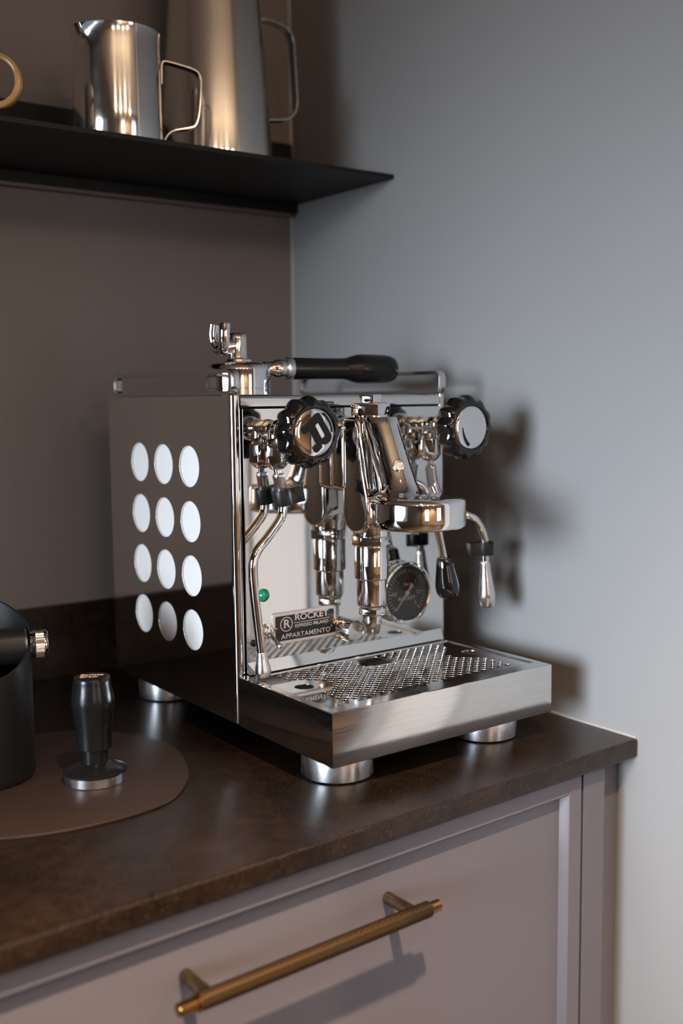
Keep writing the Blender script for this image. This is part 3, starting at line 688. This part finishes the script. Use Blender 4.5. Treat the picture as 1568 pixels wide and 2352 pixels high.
obj('pitcher_body', lathe([(0, .0005), (.0640, .0005), (.0672, .0020), (.0684, .0075), (.0682, .020), (.0660, .060), (.0625, .110), (.0588, .160), (.0555, .205), (.0535, .235), (.0535, .262), (.0550, .272), (.0543, .2725), (.0527, .262), (.0527, .235), (.0600, .120), (.0660, .020), (0, .012)], T(TC), 96), 'jug_steel', tj, 50)
ha = math.radians(-4); hd = Vector((math.cos(ha), math.sin(ha), 0))
strip_handle('pitcher_handle', [hp(TC, .0605, .1420), hp(TC, .0592, .1600), hp(TC, .0575, .1800), hp(TC, .0585, .1930), hp(TC, .0630, .1960), hp(TC, .0800, .1955), hp(TC, .1000, .1900), hp(TC, .1080, .1780), hp(TC, .1095, .1600), hp(TC, .1115, .1250), hp(TC, .1125, .1020), hp(TC, .1095, .0900), hp(TC, .0980, .0800), hp(TC, .0800, .0765), hp(TC, .0660, .0760), hp(TC, .0642, .0850), hp(TC, .0633, .0980)], tj, .0065, .0014, up=(-hd.y, hd.x, 0))
MC = Vector((-.1830, .235, ZS))
mg = thing('ceramic_mug', 'brown and cream glazed mug at the left edge of the shelf', 'mug', MC)
obj('mug_body', lathe([(0, .0005), (.0330, .0005), (.0355, .002), (.0385, .010), (.0400, .030), (.0400, .080), (.0405, .0850), (.0385, .0855), (.0372, .080), (.037, .012), (0, .008)], T(MC), 56), 'glaze_cream', mg)
ma = math.radians(-38); hd = Vector((math.cos(ma), math.sin(ma), 0))
tag(obj('mug_handle', tube(catmull([hp(MC, .038, .0640), hp(MC, .0520, .0655), hp(MC, .0660, .0600), hp(MC, .0740, .0480), hp(MC, .0740, .0330), hp(MC, .0650, .0210), hp(MC, .0520, .0170), hp(MC, .0380, .0190)], 8), 0, flat=(.0050, .0034), up=(-hd.y, hd.x, 0)), 'glaze_brown', mg, 60), 'brown glazed loop handle')

# ------------------------------------------------------------------ leather mat, tamper, knock box
mt = obj('table_mat', prism([(q.x, q.y) for q in catmull([Vector((-.16+a, .045+b, 0)) for a, b in ((.1135, .001), (.105, .052), (.071, .108), (.018, .128), (-.04, .132), (-.10, .120), (-.15, .07), (-.165, 0), (-.15, -.065), (-.10, -.111), (-.035, -.131), (.037, -.126), (.077, -.092), (.100, -.050))], 8, True)], .0002, .0026, w=.0006, seg=2), 'leather', None, 50)
tag(mt, 'round cornered dark brown leather mat on the worktop', 'mat')
TPC = Vector((-.1460, .0090, .0027))
tp = thing('coffee_tamper', 'black coffee tamper with steel base standing on the leather mat', 'tamper', TPC)
tag(obj('tamper_base', lathe([(0, 0), (.0268, 0), (.0274, .0006), (.0274, .0088), (0, .0088)], T(TPC), 72), 'satin_steel', tp), 'polished steel tamping foot')
obj('levelling_disc', lathe([(0, .0086), (.0278, .0086), (.0286, .0094), (.0286, .0104), (.0276, .0114), (.0150, .0168), (.0126, .0178), (0, .0178)], T(TPC), 72), 'black_satin', tp)
obj('tamper_neck', lathe([(0, .0172), (.0122, .0172), (.0122, .0310), (0, .0310)], T(TPC), 40), 'black_satin', tp)
th_ = obj('tamper_handle', lathe([(r, .0305 + (h-.0305)*.935) for r, h in [(0, .0305), (.0150, .0305), (.0157, .0312), (.0158, .0400), (.0164, .0500), (.0174, .0600), (.0185, .0690), (.0191, .0745), (.0190, .0790), (.0182, .0850), (.0172, .0920), (.0166, .0965), (.0166, .0985), (.0158, .1003), (.0140, .1009), (0, .1010)]], T(TPC), 56), 'black_satin', tp)
MTX = T(TPC + Vector((0, 0, .0966))) @ Matrix.Rotation(-.50, 4, 'Z')
obj('tamper_lettering', join_mesh([text_mesh('Barista', .0072, MTX @ T((0, .0032, 0)), .0001, 1.05, .0002), text_mesh('Brew', .0072, MTX @ T((-.0022, -.0034, 0)), .0001, 1.05, .0002)]), 'copper_print', th_, 0)

KC = Vector((-.2270, .0840, .0027)); KR = .0505
kd = Vector((.2947, .9556, 0)); kp = Vector((.9556, -.2947, 0))
kb = thing('knock_box', 'black round knock box with slanted opening at the left edge', 'knock box', KC)
n = 72; bm = bmesh.new(); rings = []
def rim(a, r):
    v = Vector((r*math.cos(a), r*math.sin(a), 0)); return .1275 + .60*v.dot(kd)
prof = [('c', 0), (KR-.004, .0), (KR-.001, .001), (KR, .004), (KR, 'rim'), (KR-.0010, 'rim+'), (KR-.0022, 'rim'), (KR-.0026, .006), ('c', .006)]
for r, h in prof:
    if r == 'c': rings.append([bm.verts.new(KC + Vector((0, 0, h)))]); continue
    ring = []
    for i in range(n):
        a = 2*PI*i/n; z = h if not isinstance(h, str) else rim(a, KR) + (.0008 if h == 'rim+' else 0)
        ring.append(bm.verts.new(KC + Vector((r*math.cos(a), r*math.sin(a), z))))
    rings.append(ring)
for a, b in zip(rings, rings[1:]):
    for i in range(n):
        k = (i+1) % n
        if len(a) == 1: bm.faces.new((a[0], b[i], b[k]))
        elif len(b) == 1: bm.faces.new((a[i], a[k], b[0]))
        else: bm.faces.new((a[i], a[k], b[k], b[i]))
obj('box_body', bm, 'black_powder', kb, 40)
KB0 = KC + Vector((0, 0, .1190))
MK = frame(KB0 - kp*(KR-.0035), kp); LB = 2*(KR-.0035)
obj('knock_bar', lathe([(0, 0), (.0150, 0), (.0168, .002), (.0170, .006), (.0170, LB-.006), (.0168, LB-.002), (.0150, LB), (0, LB)], MK, 40), 'black_rubber', kb)
for s in (1, -1):
    M = frame(KB0 + kp*s*(KR-.001), kp*s)
    kn = obj('end_cap', lathe([(0, 0), (.0118, 0), (.0122, .0030), (.0130, .0042), (.0130, .0050)] + [(.0128, .0052), (.0128, .0120)] + [(.0132, .0122), (.0132, .0140), (.0122, .0158), (.0105, .0163), (0, .0163)], M, 48), 'chrome', kb)
    m2 = 60; bm = bmesh.new(); ra = []
    for h in (.0050, .0122):
        ra.append([bm.verts.new(M @ Vector(((.0133 if i % 2 else .0130)*math.cos(PI*i/m2), (.0133 if i % 2 else .0130)*math.sin(PI*i/m2), h))) for i in range(2*m2)])
    for i in range(2*m2): bm.faces.new((ra[0][i], ra[0][(i+1) % (2*m2)], ra[1][(i+1) % (2*m2)], ra[1][i]))
    bm.faces.new(ra[0]); bm.faces.new(ra[1][::-1])
    obj('knurled_ring', bm, 'satin_steel', kn, 10)
